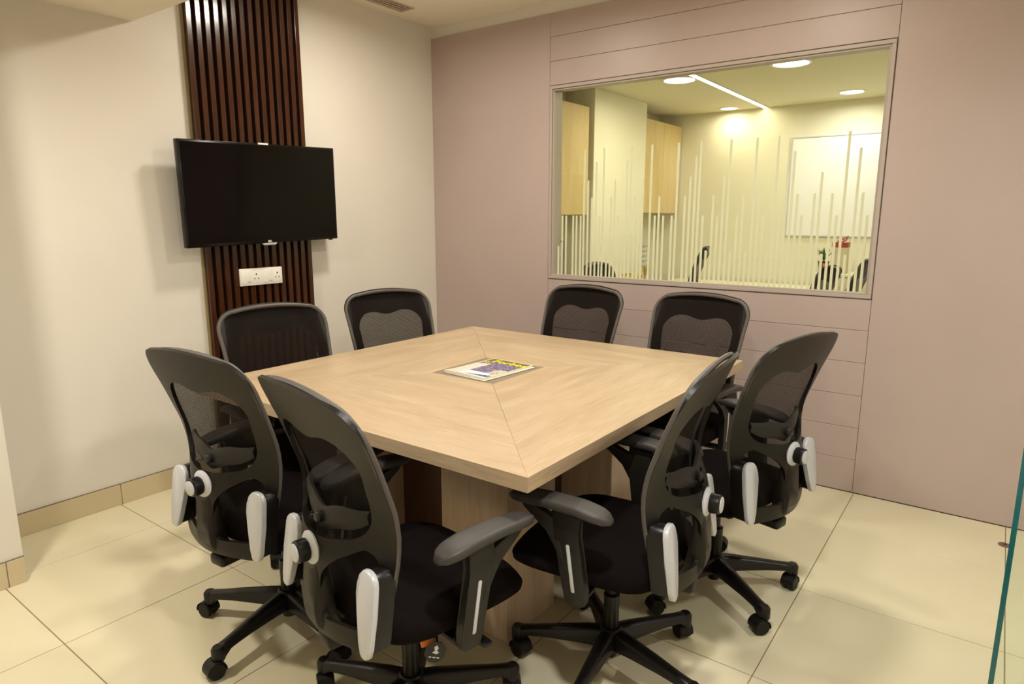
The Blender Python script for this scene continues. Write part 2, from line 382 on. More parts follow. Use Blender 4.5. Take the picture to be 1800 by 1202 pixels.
# ---------------------------------------------------------------- interior window
win = empty('window_1', ((WX0+WX1)/2, YB, WZ0)); structure(win, 'fixed interior window with frosted bar pattern in the mauve wall')
wx, ww, wh = (WX0+WX1)/2, (WX1-WX0)/2, WZ1-WZ0
def wframe(name, t, y0, y1, ins, m_):
    for (x0, x1, z0, z1) in ((-ww+ins, ww-ins, ins, ins+t), (-ww+ins, ww-ins, wh-ins-t, wh-ins), (-ww+ins, -ww+ins+t, ins+t, wh-ins-t), (ww-ins-t, ww-ins, ins+t, wh-ins-t)):
        bb = nb(); box(bb, x0, x1, y0, y1, z0, z1, .0015, 1); link(name, bb, m_, win)
wframe('window_frame', .018, -.006, .116, 0, M_frame)
wframe('glazing_bead', .010, .004, .030, .018, M_frame)
b = nb(); box(b, -ww+.019, ww-.019, .034, .042, .019, wh-.019); link('pane', b, M_glass, win)
LV = {'F': 1.212, 'A': 1.405, 'B': 1.513, 'C': 1.617, 'D': 1.725, 'E': 1.806}
seq = [(-2.319, 'F')]
xq = (-2.291, -2.263, -2.211, -2.186, -2.156, -2.134, -2.106, -2.078, -2.05, -2.022, -2.0, -1.970, -1.944, -1.92, -1.893, -1.866, -1.843, -1.817, -1.788, -1.761, -1.737, -1.688, -1.656, -1.632, -1.604, -1.552, -1.527, -1.477, -1.449, -1.421, -1.397)
for x, c in zip(xq, 'AAAAAECBDAEFBCAFDEBACEABAAEBCDE'): seq.append((x, c))
for k, c in enumerate('AFBACEFABFEBAFEACDBAFBCFBAEFDBACA'): seq.append((-1.3685+.02735*k, c))
bar_me = {}
for x, c in seq:
    if x > WX1-.03: continue
    if c not in bar_me:
        bb = nb(); box(bb, -.0065, .0065, .0332, .0338, .0195, LV[c]-WZ0); o = link('frosted_strip', bb, M_film, win); bar_me[c] = o.data
    else:
        o = bpy.data.objects.new('frosted_strip', bar_me[c]); COL.objects.link(o); o.parent = win
    o.location = (x-wx, 0, 0)

# air diffuser in the ceiling
vt = empty('ceiling_air_diffuser', (-3.21, 2.72, ZC)); tag(vt, 'long narrow grey air diffuser in the ceiling near the TV wall', 'vent')
b = nb()
for q in ((-.06, -.05, -.5, .5), (.05, .06, -.5, .5), (-.05, .05, .488, .5), (-.05, .05, -.5, -.488)): box(b, q[0], q[1], q[2], q[3], -.006, .0, .001, 1)
link('vent_frame', b, M_vent, vt)
b = nb(); box(b, -.05, .05, -.488, .488, -.0015, -.0005); link('vent_recess', b, M_ventdark, vt)
for k in range(3):
    bb = nb(); vs = box(bb, -.011, .011, -.486, .486, -.0008, .0008); xform(bb, vs, Matrix.Translation((-.03+.03*k, 0, -.0045)) @ Matrix.Rotation(.15, 4, 'Y')); link('vent_blade', bb, M_vent, vt)

# ---------------------------------------------------------------- table
TZ = .758; TT = .043
TX0, TX1, TY0, TY1 = -2.49, -.893, 1.270, 2.965
IX0, IX1, IY0, IY1 = -1.868, -1.545, 1.955, 2.318
tc = ((TX0+TX1)/2, (TY0+TY1)/2)
tb = empty('meeting_table', (tc[0], tc[1], 0)); tag(tb, 'large square light oak meeting table with mitred top and box base', 'table')
def L(x, y, z): return (x-tc[0], y-tc[1], z)
g = .0006
def plank(quad, m_):
    bb = nb(); prism(bb, quad, TZ-TT, TZ, lambda a, c, d: L(a, c, d), .0012); link('top_board', bb, m_, tb)
plank([(TX0, TY0), (TX1, TY0), (IX1, IY0-g), (IX0, IY0-g)], M_oak_x)
plank([(TX1, TY0), (TX1, TY1), (IX1+g, IY1), (IX1+g, IY0)], M_oak_y)
plank([(TX1, TY1), (TX0, TY1), (IX0, IY1+g), (IX1, IY1+g)], M_oak_x)
plank([(TX0, TY1), (TX0, TY0), (IX0-g, IY0), (IX0-g, IY1)], M_oak_y)
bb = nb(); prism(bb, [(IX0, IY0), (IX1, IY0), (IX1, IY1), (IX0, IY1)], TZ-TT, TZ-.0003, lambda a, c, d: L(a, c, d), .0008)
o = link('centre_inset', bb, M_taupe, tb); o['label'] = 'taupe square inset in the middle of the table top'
BX0, BX1, BY0, BY1 = -2.03, -1.187, 1.573, 2.57
for (x0, x1, y0, y1) in ((BX1-.285, BX1, BY0, BY0+.285), (BX1-.285, BX1, BY1-.285, BY1), (BX0, BX0+.12, BY0, BY0+.285), (BX0, BX0+.12, BY1-.285, BY1)):
    bb = nb(); box(bb, x0-tc[0], x1-tc[0], y0-tc[1], y1-tc[1], 0, TZ-TT-.0005, .0015, 1); link('base_post', bb, M_oak_z, tb)
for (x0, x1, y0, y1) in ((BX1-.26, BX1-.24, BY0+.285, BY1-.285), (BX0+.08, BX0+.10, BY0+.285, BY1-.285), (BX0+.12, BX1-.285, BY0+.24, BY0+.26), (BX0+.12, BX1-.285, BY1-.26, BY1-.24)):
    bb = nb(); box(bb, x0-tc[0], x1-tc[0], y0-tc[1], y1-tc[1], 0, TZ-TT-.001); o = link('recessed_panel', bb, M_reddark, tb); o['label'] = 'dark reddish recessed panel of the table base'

# magazines
def magazine(name, loc, rz, wv, hv, label, main):
    t = empty(name, loc, rz); tag(t, label, 'magazine', None)
    def zb(x, y):   # gentle curl at the lower edge
        u, v = x/wv+.5, y/hv+.5
        return .006*max(0, 1-v/.28)**2*math.sin(PI*min(1, .25+.6*u)) if main else 0.0
    nx, ny = (36, 50) if main else (6, 8)
    th = .004
    bb = nb(); cl = bb.loops.layers.color.new('print')
    V = [[bb.verts.new((wv*(i/nx-.5), hv*(j/ny-.5), th+zb(wv*(i/nx-.5), hv*(j/ny-.5)))) for j in range(ny+1)] for i in range(nx+1)]
    rr = random.Random(3)
    for i in range(nx):
        for j in range(ny):
            u, v = (i+.5)/nx, (j+.5)/ny
            if not main: c = (.80, .76, .55)
            elif u < .025 or u > .975 or v < .02 or v > .98: c = (.80, .76, .40)
            elif v > .80: c = (.13, .11, .03) if rr.random() < .8 else (.22, .18, .05)
            elif u < .24 and v > .70: c = rr.choice([(.28, .24, .08), (.10, .09, .04), (.55, .48, .12)])
            elif u < .30 and v < .62+.3*u: c = (.72, .70, .66) if (j % 3 or i % 7 == 0) else (.45, .44, .42)
            elif v < .17+.10*math.sin(3*u) : c = (.80, .80, .82) if not (u > .45 and .06 < v < .06+.10*(u-.35)*2) else (.07, .11, .42)
            elif v < .30 and u < .6: c = (.12, .12, .17) if v > .24 else (.78, .78, .80)
            elif u > .72 and v < .50: c = rr.choice([(.60, .57, .45), (.50, .42, .40), (.68, .65, .50), (.25, .2, .22)])
            else:
                n_ = noise.noise(Vector((u*9, v*9, 1)))
                c = rr.choice([(.10, .09, .26), (.16, .15, .40), (.24, .16, .24), (.09, .06, .08), (.34, .27, .36), (.13, .16, .44)]) if n_ > -.25 else rr.choice([(.20, .13, .10), (.10, .06, .06), (.34, .24, .22)])
            f = bb.faces.new((V[i][j], V[i+1][j], V[i+1][j+1], V[i][j+1]))
            for lp in f.loops: lp[cl] = (*[x**(1/2.2) for x in c], 1)
    o = link('cover', bb, M_print, t)
    bb = nb(); nn = 10
    for k in range(nn):
        u0, u1 = wv*(k/nn-.5), wv*((k+1)/nn-.5)
        sec = lambda x: [(x, hv*(j/12-.5), .0004) for j in range(13)] + [(x, hv*(j/12-.5), th-.0004+zb(x, hv*(j/12-.5))) for j in range(12, -1, -1)]
        rings(bb, [sec(u0), sec(u1)], True, True)
    bmesh.ops.remove_doubles(bb, verts=bb.verts, dist=1e-5)
    link('pages', bb, M_paper, t)
    if not main:
        bb = nb(); box(bb, -wv/2-.0006, wv/2+.0006, -hv/2-.0006, hv/2+.0006, 0, .0012); bk = link('back_cover', bb, M_dark, t); bk['label'] = 'dark back cover'
    if main:
        text_mesh('masthead', 'Forbes', .062, Matrix.Translation((.020, hv*.5-.047, th+.0006)) @ Matrix.Diagonal((1.08, 1, 1, 1)), M_yellow, t, .0002, .0007)
    return t
M_print = mat('cover_print', (1, 1, 1), 0.3, 0.4)
_a = nd(M_print, 'ShaderNodeVertexColor', layer_name='print'); lk(M_print, _a.outputs[0], M_print.node_tree.nodes['Principled BSDF'].inputs['Base Color'])
magazine('magazine', (-1.690, 2.127, TZ), math.radians(-4.6), .225, .315, 'thin cream edged magazine lying under the one with the yellow masthead', False)
magazine('magazine', (-1.703, 2.135, TZ+.0043), math.radians(-3.2), .225, .318, 'glossy magazine with a yellow masthead and crowd cover on top at the table centre', True)

# ---------------------------------------------------------------- the chair (local: faces +y, origin on the floor under the column)
ZS_ = [.36, .40, .44, .50, .56, .63, .69, .75, .80, .87, .93, 1.0, 1.05]
YS_ = [-.226, -.222, -.212, -.198, -.185, -.174, -.174, -.185, -.203, -.228, -.253, -.283, -.306]
def smooth_lerp(x, xs, ys):
    return (lerp(x-.02, xs, ys)+2*lerp(x, xs, ys)+lerp(x+.02, xs, ys))/4
def yedge(z): return smooth_lerp(z, ZS_, YS_)
def hw(z): return smooth_lerp(z, [.38, .45, .62, .75, .93, 1.05], [.198, .212, .226, .239, .252, .254])
def dep(z): return smooth_lerp(z, [.36, .42, .50, .57, .62, .68, .76, .85, 1.0], [.035, .055, .078, .096, .102, .085, .050, .030, .026])
ZT, CR, RCN = 1.025, .014, .088
def ztop(u): return ZT-CR*min(1, abs(u)/.17)**2
def rbox(px, pz, r):       # rounded corner from two signed plane distances
    qx, qz = px+r, pz+r
    return (math.hypot(max(qx, 0), max(qz, 0))+min(max(qx, qz), 0))-r
def sd_outer(u, z):
    u = abs(u)
    return max(rbox(u-hw(z), z-ztop(u), RCN), rbox(u-hw(z), .392-z, .05))
def sd_upper(u, z):
    u = abs(u)
    top = .903+.008*math.cos(PI*(min(u, .19)-.095)/.095)
    wu = lerp(z, [.65, .75, .84, .92], [.176, .181, .188, .190])
    bot = .652+.34*max(0, u-.03)**1.35
    return max(rbox(u-wu, z-top, .062), rbox(u-wu, bot-z, .055))
def sd_lower(u, z):
    u = abs(u)
    top = .578+.55*max(0, u-.03)
    return max(rbox(u-.188, z-min(top, .648), .035), rbox(lerp(z, [.43, .50, .56, .62], [.036, .036, .046, .075])-u, z-top, .03), rbox(lerp(z, [.43, .50, .56, .62], [.036, .036, .046, .075])-u, .444-z, .02), .444-z)
def sd_frame(u, z): return max(sd_outer(u, z), -sd_upper(u, z), -sd_lower(u, z))
def ysurf(u, z):
    q = max(0.0, 1-(u/(hw(z)+.001))**2)
    return yedge(z)-dep(z)*q**(1.0 if z > .8 else lerp(z, [.45, .62, .8], [1.5, 1.35, 1.0]))
def march(bm, sdf, x0, x1, z0, z1, st, fn):
    nx, nz = round((x1-x0)/st), round((z1-z0)/st); D = {}
    for i in range(nx+1):
        for j in range(nz+1): D[i, j] = sdf(x0+i*st, z0+j*st)
    vd = {}
    def vert(k, u, z):
        if k not in vd: vd[k] = bm.verts.new(fn(u, z))
        return vd[k]
    for i in range(nx):
        for j in range(nz):
            c = [(i, j), (i+1, j), (i+1, j+1), (i, j+1)]; d = [D[k] for k in c]
            if all(x > 0 for x in d): continue
            poly = []
            for a in range(4):
                k0, k1 = c[a], c[(a+1) % 4]; d0, d1 = d[a], d[(a+1) % 4]
                if d0 <= 0: poly.append(vert(k0, x0+k0[0]*st, z0+k0[1]*st))
                if (d0 <= 0) != (d1 <= 0):
                    ka, kb = (k0, k1) if k0 < k1 else (k1, k0); da, db = D[ka], D[kb]; t = min(.98, max(.02, da/(da-db)))
                    poly.append(vert((ka, kb), x0+(ka[0]+t*(kb[0]-ka[0]))*st, z0+(ka[1]+t*(kb[1]-ka[1]))*st))
            if len(poly) >= 3 and len(set(poly)) == len(poly):
                try: bm.faces.new(poly)
                except ValueError: pass
def outline_pts(off=0.0, n=14):
    pts = []
    zt = ZT-CR-RCN
    for k in range(n+1):
        z = .45+(zt-.45)*k/n; pts.append((hw(z)-off, z))
    for k in range(1, 10):
        a = PI/2*k/9; pts.append((hw(zt)-RCN+(RCN-off)*math.cos(a), zt+(RCN-off)*math.sin(a)))
    u0 = hw(zt)-RCN
    for k in range(1, 7): u = u0*(1-k/6); pts.append((u, ztop(u)-off))
    L_ = [(-u, z) for u, z in pts[:-1]]
    return pts+L_[::-1]

def make_chair(name):
    t = empty(name)
    # moulded back frame: curved shell with three openings and a rolled front lip
    bm = nb(); march(bm, sd_frame, -.27, .27, .376, 1.048, .0075, lambda u, z: (u, ysurf(u, z), z))
    bmesh.ops.recalc_face_normals(bm, faces=bm.faces)
    f0 = max(bm.faces, key=lambda f: f.calc_center_median().z)
    if f0.normal.y > 0: bmesh.ops.reverse_faces(bm, faces=bm.faces)
    r = bmesh.ops.solidify(bm, geom=bm.faces[:], thickness=.011)
    link('back_frame', bm, M_plastic, t, True, 40)
    bm = nb(); tube(bm, [(u, yedge(z)+.007, z) for u, z in outline_pts(.0065)], .0085, 8); rm = link('back_rim', bm, M_rim, t, True, 40); rm['label'] = 'lighter grey rim around the back'
    # thick spine running down from the knob
    bm = nb(); rs = []
    for z in (.60, .575, .54, .50, .46, .43, .41, .39, .37):
        yb = lerp(z, [.37, .39, .41, .43, .46, .50, .54, .575, .60], [-.238, -.262, -.276, -.283, -.287, -.285, -.281, -.277, -.272])
        wv = lerp(z, [.37, .44, .50, .56, .60], [.034, .037, .038, .042, .040]); d = lerp(z, [.37, .45, .60], [.05, .055, .02])
        sec = [(a*wv, yb+(.5-b_*.5)*d) for a, b_ in ((-1, -1), (-1, .6), (-.8, 1), (.8, 1), (1, .6), (1, -1))]
        rs.append([(u, y, z) for u, y in sec])
    rings(bm, rs); bm2 = None
    vs = box(bm, -.033, .033, -.255, -.06, .335, .372, .010, 2)
    link('spine', bm, M_plastic, t, True, 50)
    # mesh panel on the front
    bm = nb(); march(bm, lambda u, z: max(sd_outer(u, z)+.007, .42-z), -.264, .264, .405, 1.035, .015, lambda u, z: (u, yedge(z)+.010-.020*max(0, 1-(u/hw(z))**2), z))
    link('mesh_panel', bm, M_net, t, True)
    # lumbar support
    bm = nb(); rs = []
    for k in range(17):
        u = -.155+.31*k/16; a = abs(u)/.155; z = .690+.030*a**2-.010*math.cos(a*PI*2)*(1-a); h = .030-.014*a**3; y = -.232+.040*a*a
        rs.append([(u, y-.007, z-h), (u, y+.004, z-h+.004), (u, y+.006, z+h-.004), (u, y-.003, z+h), (u, y-.011, z+h*.3)])
    rings(bm, rs); o = link('lumbar_support', bm, M_plastic2, t, True, 60)
    bm = nb(); lathe(bm, [(.004, 0), (.014, .002), (.015, .012), (.010, .017)], 14, Matrix.Translation((0, -.240, .685)) @ Matrix.Rotation(PI/2, 4, 'X')); link('lumbar_boss', bm, M_plastic2, o, True)
    # tension knob
    RX = Matrix.Rotation(PI/2, 4, 'X')
    bm = nb(); lathe(bm, [(.030, 0), (.043, .002), (.0435, .006), (.036, .012), (.026, .016)], 32, Matrix.Translation((0, -.268, .612)) @ RX); kn = link('knob_disc', bm, M_silver2, t, True); kn['label'] = 'silver disc of the lumbar knob'
    bm = nb(); lathe(bm, [(.027, 0), (.0285, .004), (.0275, .026), (.024, .030)], 28, Matrix.Translation((0, -.283, .613)) @ RX); link('knob_grip', bm, M_base, kn, True)
    bm = nb(); lathe(bm, [(.0225, 0), (.0225, .003), (.019, .0045)], 24, Matrix.Translation((0, -.3125, .613)) @ RX); link('knob_cap', bm, M_silver2, kn, True)
    # silver shoulder plates on black blocks
    for s in (-1, 1):
        prof = [(-.004, 1.0), (-.018, .985), (-.029, .93), (-.033, .86), (-.032, .50), (-.027, .12), (-.021, .02), (-.010, -.01), (.004, -.01), (.013, .02), (.020, .14), (.033, .45), (.041, .68), (.042, .80), (.033, .92), (.020, .985), (.008, 1.0)]
        def fp(a, v, d): return (s*(.196+a*(-1)+ (1-v)*.008), -.221-.026*(1-v)+d, .417+.198*v)
        bm = nb(); prism(bm, [(a*.82, .02+v*.96) for a, v in prof], .003, .052, fp, .003); o = link('bracket', bm, M_base, t, True)
        bm = nb(); prism(bm, prof, -.012, .004, fp, .0035); p = link('cover_plate', bm, M_silver2, o, True, 50); p['label'] = 'silver cover plate low on the back'
    # seat cushion
    bm = nb(); n = 40
    def ring(ins, z, front):
        out = []
        for k in range(n):
            a = 2*PI*k/n; c, s_ = math.cos(a), math.sin(a); e = .46
            u = (.248-ins)*math.copysign(abs(c)**e, c); y = .028+(.238-ins)*math.copysign(abs(s_)**e, s_)
            zz_ = z-front*max(0, (y-.12)/.15)**1.8*.035 - .004*max(0, (abs(u)-.15)/.1)
            out.append((u, y, zz_))
        return out
    rings(bm, [ring(.03, .404, .5), ring(.008, .408, .5), ring(0, .417, .6), ring(-.002, .433, .8), ring(.004, .447, 1), ring(.018, .461, 1), ring(.045, .468, 1), ring(.10, .468, .8), ring(.18, .462, .3)])
    link('seat', bm, M_seat, t, True, 70)
    bm = nb(); rings(bm, [[(x*.190, .035+y*.180, .386) for x, y in [(c[0]*2, c[1]*2) for c in rrect(1, 1, .2, 5)]], [(x*.215, .035+y*.200, .404) for x, y in [(c[0]*2, c[1]*2) for c in rrect(1, 1, .2, 5)]]])
    box(bm, -.075, .075, -.10, .12, .328, .387, .012, 2); link('seat_pan', bm, M_base, t, True)
    bm = nb(); tube(bm, [(.07, .04, .35), (.16, .045, .345), (.25, .05, .343)], [.006, .005, .006], 8); box(bm, .235, .285, .036, .064, .337, .350, .005); link('tilt_lever', bm, M_base, t, True)
    # armrests
    for s in (-1, 1):
        bm = nb(); pts = [(-.030, .362), (-.034, .372), (-.034, .40), (-.010, .565), (-.012, .600), (-.022, .622), (.060, .632), (.062, .590), (.058, .56), (.034, .40), (.030, .368), (.020, .355), (-.018, .353)]
        prism(bm, pts, -.013, .013, lambda y, z, d: (s*(.281+d-.00+(.06*(z-.36) if z > .36 else 0)-.012), y, z), .005)
        prism(bm, [(.028, .48), (.052, .51), (.078, .565), (.150, .615), (.170, .638), (.145, .640), (.045, .598)], -.012, .012, lambda y, z, d: (s*(.281+d), y, z), .004)
        vs = box(bm, .12, .268, -.028, .022, .358, .371, .004); 
        if s < 0: xform(bm, vs, Matrix.Rotation(PI, 4, 'Z'))
        arm = link('armrest', bm, M_plastic2, t, True, 45)
        bm = nb(); rs = []
        for k in range(19):
            v = k/18; y = -.104+.300*v; zc = lerp(v, [0, .1, .3, .6, .85, 1], [.628, .637, .647, .651, .648, .643])
            e = math.sqrt(max(0.0, 1-(abs(v-.5)*2)**6)); wd = max(.012, (.041-.008*v)*e); th = max(.006, .0145*(.35+.65*e))
            sec = [(math.copysign(abs(math.cos(a))**.55, math.cos(a))*wd, math.copysign(abs(math.sin(a))**.45, math.sin(a))*th) for a in [2*PI*i/16 for i in range(16)]]
            rs.append([(s*(.283)+a, y, zc+c) for a, c in sec])
        rings(bm, rs); link('arm_pad', bm, M_pad, arm, True, 60)
        bm = nb()
        prism(bm, [(.5*a, c) for a, c in rrect(.020, .140, .0049, 5)], 0, .003, lambda a, c, d: (s*(.2818+d+.06*(.468+c-.36)-.0005), .009+a+c*.105, .468+c), .0008)
        st = link('arm_strip', bm, M_silver2, arm, True); st['label'] = 'pale silver inlay strip'
    # gas column and star base
    bm = nb(); lathe(bm, [(.030, .062), (.036, .066), (.036, .128), (.030, .134)], 24); link('hub', bm, M_base, t, True)
    bm = nb(); lathe(bm, [(.022, .036), (.0235, .040), (.0235, .20), (.0245, .205), (.0245, .245), (.014, .248), (.014, .330)], 20); link('gas_column', bm, M_base, t, True)
    leg = None
    bm = nb(); rs = []
    for k in range(13):
        v = k/12; x = .026+.285*v; zt = lerp(v, [0, .15, .5, .8, .92, 1], [.131, .129, .116, .103, .099, .088]); zb_ = lerp(v, [0, .2, .6, .85, .93, 1], [.070, .076, .078, .075, .060, .062]); wd = lerp(v, [0, .3, .8, .93, 1], [.024, .021, .017, .020, .012])
        rs.append([(x, -wd, zb_), (x, -wd, zt-.012), (x, -wd*.65, zt-.002), (x, 0, zt), (x, wd*.65, zt-.002), (x, wd, zt-.012), (x, wd, zb_), (x, 0, zb_-.001)])
    rings(bm, rs); lathe(bm, [(.018, .052), (.021, .056), (.021, .090), (.015, .098)], 16, Matrix.Translation((.298, 0, 0)))
    leg = link('leg', bm, M_base, t, True, 50)
    bm = nb()
    for s in (-1, 1):
        lathe(bm, [(.006, -.009), (.024, -.009), (.0272, -.006), (.0272, .006), (.024, .009), (.006, .009)], 20, Matrix.Translation((.014, s*.0145, .0273)) @ Matrix.Rotation(PI/2, 4, 'X'))
    hood = [(.014+.0305*math.cos(a), .0273+.0305*math.sin(a)) for a in [math.radians(q) for q in range(-10, 191, 20)]]
    inn = [(.014+.0285*math.cos(a), .0273+.0285*math.sin(a)) for a in [math.radians(q) for q in range(190, -11, -20)]]
    prism(bm, hood+inn, -.024, .024, lambda a, c, d: (a, d, c))
    lathe(bm, [(.010, .040), (.011, .062)], 12)
    cas = link('caster', bm, M_rubber, leg, True, 40); cas.location = (.298, 0, 0)
    for k in range(1, 5):
        l2 = leg.copy(); COL.objects.link(l2); c2 = cas.copy(); COL.objects.link(c2); c2.parent = l2
    return t
def pose_chair(t, x, y, th, leg0, seed, dz=0.0):
    t.location = (x, y, 0); t.rotation_euler = (0, 0, th); k = 0; r = random.Random(seed)
    for ch in t.children:
        if ch.name.split('.')[0] == 'leg':
            ch.rotation_euler = (0, 0, math.radians(leg0+72*k)-th); k += 1
            for c in ch.children: c.rotation_euler = (0, 0, r.uniform(0, 2*PI))
        elif ch.name.split('.')[0] not in ('hub', 'gas_column'): ch.location.z = dz
GRP = 'mesh back chairs around the meeting table'
chairs = [
 ('near-left', -1.866, 1.210, .06, 208.6, 0, 'black mesh office chair in front of the slatted panel side, leftmost at the near table edge', [2.6, 1.2]),
 ('near', -1.215, 1.158, -.195, 196-144, 0, 'black mesh office chair nearest the camera with orange and black tags hanging under its seat', None),
 ('right-near', -.862, 1.685, 1.675, 61.6, 0, 'black mesh office chair at the right table edge, beside the nearest table corner', None),
 ('right-far', -.757, 2.322, 1.33, 35, 0, 'black mesh office chair at the right table edge, closest to the mauve wall', None),
 ('back-left', -1.847, 2.875, 3.06, 20, 0, 'black mesh office chair against the mauve wall, left one under the window', None),
 ('back-right', -1.194, 2.885, 3.05, 40, 0, 'black mesh office chair against the mauve wall, right one under the window', None),
 ('tv-near', -2.385, 1.675, -1.79, 10, -.018, 'black mesh office chair in front of the slatted panel, below the white socket plate', None),
 ('tv-far', -2.385, 2.355, -1.86, 55, -.012, 'black mesh office chair in front of the cream wall between slatted panel and corner', None),
]
proto = make_chair('office_chair')
trees = [proto]+[copy_tree(proto) for _ in chairs[1:]]
# copy_tree copies leg children too; link check is by parent
for i, (k, x, y, th, l0, dz, lab, _) in enumerate(chairs):
    pose_chair(trees[i], x, y, th, l0, i+2, dz); tag(trees[i], lab, 'chair', GRP)
trees[0]['label'] = 'leftmost black mesh office chair at the near table edge, its back to the camera'
# tags under the seat of the nearest chair
near = trees[1]
bb = nb(); vs = box(bb, -.020, .020, -.001, .001, -.009, .009, .002, 2); xform(bb, vs, Matrix.Translation((.163, -.050, .334)) @ Matrix.Rotation(1.0, 4, 'Z') @ Matrix.Rotation(-.2, 4, 'Y')); o = link('hang_tag', bb, M_orange, near); o['label'] = 'small orange tag under the seat'
TM = Matrix.Translation((.186, -.045, .318)) @ Matrix.Rotation(1.0, 4, 'Z') @ Matrix.Rotation(.25, 4, 'Y')
bb = nb(); vs = prism(bb, [(.028*math.cos(a), .031*math.sin(a)) for a in [PI/8+PI/4*k for k in range(8)]], -.001, .001, lambda a, c, d: (a, d, c)); xform(bb, vs, TM); o2 = link('hang_tag', bb, M_dark, near); o2['label'] = 'black eight sided hang tag with white print'
bb = nb(); vs = prism(bb, [(-.008, -.002), (-.002, .004), (-.006, .014), (.001, .020), (.006, .012), (.003, .005), (.010, .000), (.003, -.005)], -.0016, -.0011, lambda a, c, d: (a, d, c))
for q in range(3): vs += box(bb, -.014+.010*q, -.007+.010*q, -.0016, -.0011, -.016, -.013)
xform(bb, vs, TM); link('tag_print', bb, M_tagwhite, o2)
bb = nb(); tube(bb, [(.178, -.045, .345), (.176, -.035, .36), (.17, -.02, .376)], .0012, 6); link('tag_string', bb, M_dark, near)

# ---------------------------------------------------------------- glass partition and floor socket at the right
gp = empty('glass_partition', (.106, 2.10, 0), math.radians(45)); tag(gp, 'frameless clear glass door standing ajar with a teal edge, right of the mauve wall', 'glass door')
b = nb(); box(b, .0012, .90, -.008, .008, .008, 2.28); link('pane', b, M_glassdoor, gp)
b = nb(); box(b, -.0006, .0012, -.008, .008, .008, 2.28, .0004, 1); o = link('polished_edge', b, M_glassedge, gp); o['label'] = 'polished teal glass edge'
b = nb(); box(b, .74, .90, -.016, .016, 0.0, .055, .003); box(b, .74, .90, -.016, .016, 2.235, 2.29, .003); link('patch_fitting', b, M_silver, gp)
fs = empty('floor_socket', (.147, 3.385, 0)); tag(fs, 'small round brown metal floor socket beside the glass edge', 'floor socket')
b = nb(); lathe(b, [(.024, 0), (.024, .003), (.019, .0045), (.001, .0045)], 20); link('cap', b, M_brass, fs, True)
b = nb(); lathe(b, [(.008, .0045), (.008, .0055), (.001, .0055)], 14); link('bolt', b, M_dark, fs, True)

# ---------------------------------------------------------------- the office beyond the window
OX0, OX1, OY1, OZ = -2.95, .25, 6.5, 2.385
y0 = YB+.12
b = nb(); box(b, OX0-.1, OX1+.1, y0, OY1+.1, -.1, 0); structure(link('floor_office', b, M_tile))
b = nb(); box(b, OX0-.1, OX1+.1, y0, OY1+.1, OZ, OZ+.1); structure(link('ceiling_office', b, M_oceil))
b = nb(); box(b, OX0-.1, OX0, y0, OY1, 0, OZ); structure(link('wall_office_left', b, M_owall))
b = nb(); box(b, OX1, OX1+.1, y0, OY1, 0, OZ); structure(link('wall_office_right', b, M_owall))
b = nb(); box(b, OX0-.1, OX1+.1, OY1, OY1+.1, 0, OZ); structure(link('wall_office_back', b, M_owall))
b = nb(); box(b, OX0, -2.68, 4.70, 5.63, 0, OZ, .002, 1); structure(link('wall_office_column', b, M_owall))
def wallcab(ya, yb_, za, zb_, lab, nd_):
    t = empty('wall_cabinet', (OX0, (ya+yb_)/2, za)); tag(t, lab, 'cabinet', 'maple wall cabinets in the office'); h = (yb_-ya)/2
    bb = nb(); box(bb, .001, .225, -h, h, 0, zb_-za, .001, 1); link('carcass', bb, M_ocab, t)
    for k in range(nd_):
        bb = nb(); a = -h+2*h*k/nd_; box(bb, .226, .245, a+.0015, a+2*h/nd_-.0015, .002, zb_-za-.002, .0015, 1); link('door', bb, M_ocab, t)
wallcab(y0+.02, 4.66, 1.41, 2.235, 'maple wall cabinet seen through the window, left of the cream column', 2)
wallcab(5.66, OY1-.01, 1.43, 2.27, 'maple wall cabinet seen through the window, right of the cream column', 2)
ls = empty('ceiling_light_strip', (-1.90, 5.35, OZ)); tag(ls, 'long straight LED light strip in the office ceiling', 'lamp')
b = nb(); box(b, -.02, .02, -1.05, 1.13, -.006, 0, .001, 1); link('diffuser', b, M_led, ls)
b = nb(); box(b, -.027, -.0205, -1.06, 1.14, -.008, 0); box(b, .0205, .027, -1.06, 1.14, -.008, 0); link('channel', b, M_white, ls)
Ld = bpy.data.lights.new('strip_lamp', 'AREA'); Ld.shape = 'RECTANGLE'; Ld.size = .05; Ld.size_y = 2.1; Ld.energy = OFFICE_W*.8; Ld.color = (1, .90, .62)
o = bpy.data.objects.new('strip_lamp', Ld); COL.objects.link(o); o.parent = ls; o.location = (0, .03, -.012)
OC = (1, .92, .66)
downlight(-2.19, 6.33, OZ, OFFICE_W*.3, 'round office downlight at the far wall by the maple cabinet', None, .07, True, OC)
downlight(-1.12, 6.10, OZ, OFFICE_W, 'round office downlight above the whiteboard', None, .085, True, (1, .96, .86))
downlight(-1.25, 4.75, OZ, OFFICE_W, 'large bright office downlight just inside the window', None, .11, True, OC)
downlight(-2.05, 4.83, OZ, OFFICE_W, 'office downlight beside the near end of the LED strip', None, .11, True, OC)
downlight(-.3, 5.3, OZ, OFFICE_W, 'office downlight at the far right of the office', None, .085, True, (1, .96, .86))
wbd = empty('whiteboard', (-1.07, OY1, 1.66)); tag(wbd, 'large blank whiteboard on the far office wall', 'whiteboard')
b = nb(); box(b, -.57, .57, -.012, -.002, -.43, .43); link('board', b, M_board, wbd)
for q in ((-.58, .58, .43, .44), (-.58, .58, -.44, -.43), (-.58, -.57, -.43, .43), (.57, .58, -.43, .43)):
    bb = nb(); box(bb, q[0], q[1], -.018, -.001, q[2], q[3]); link('board_trim', bb, M_silver2, wbd)
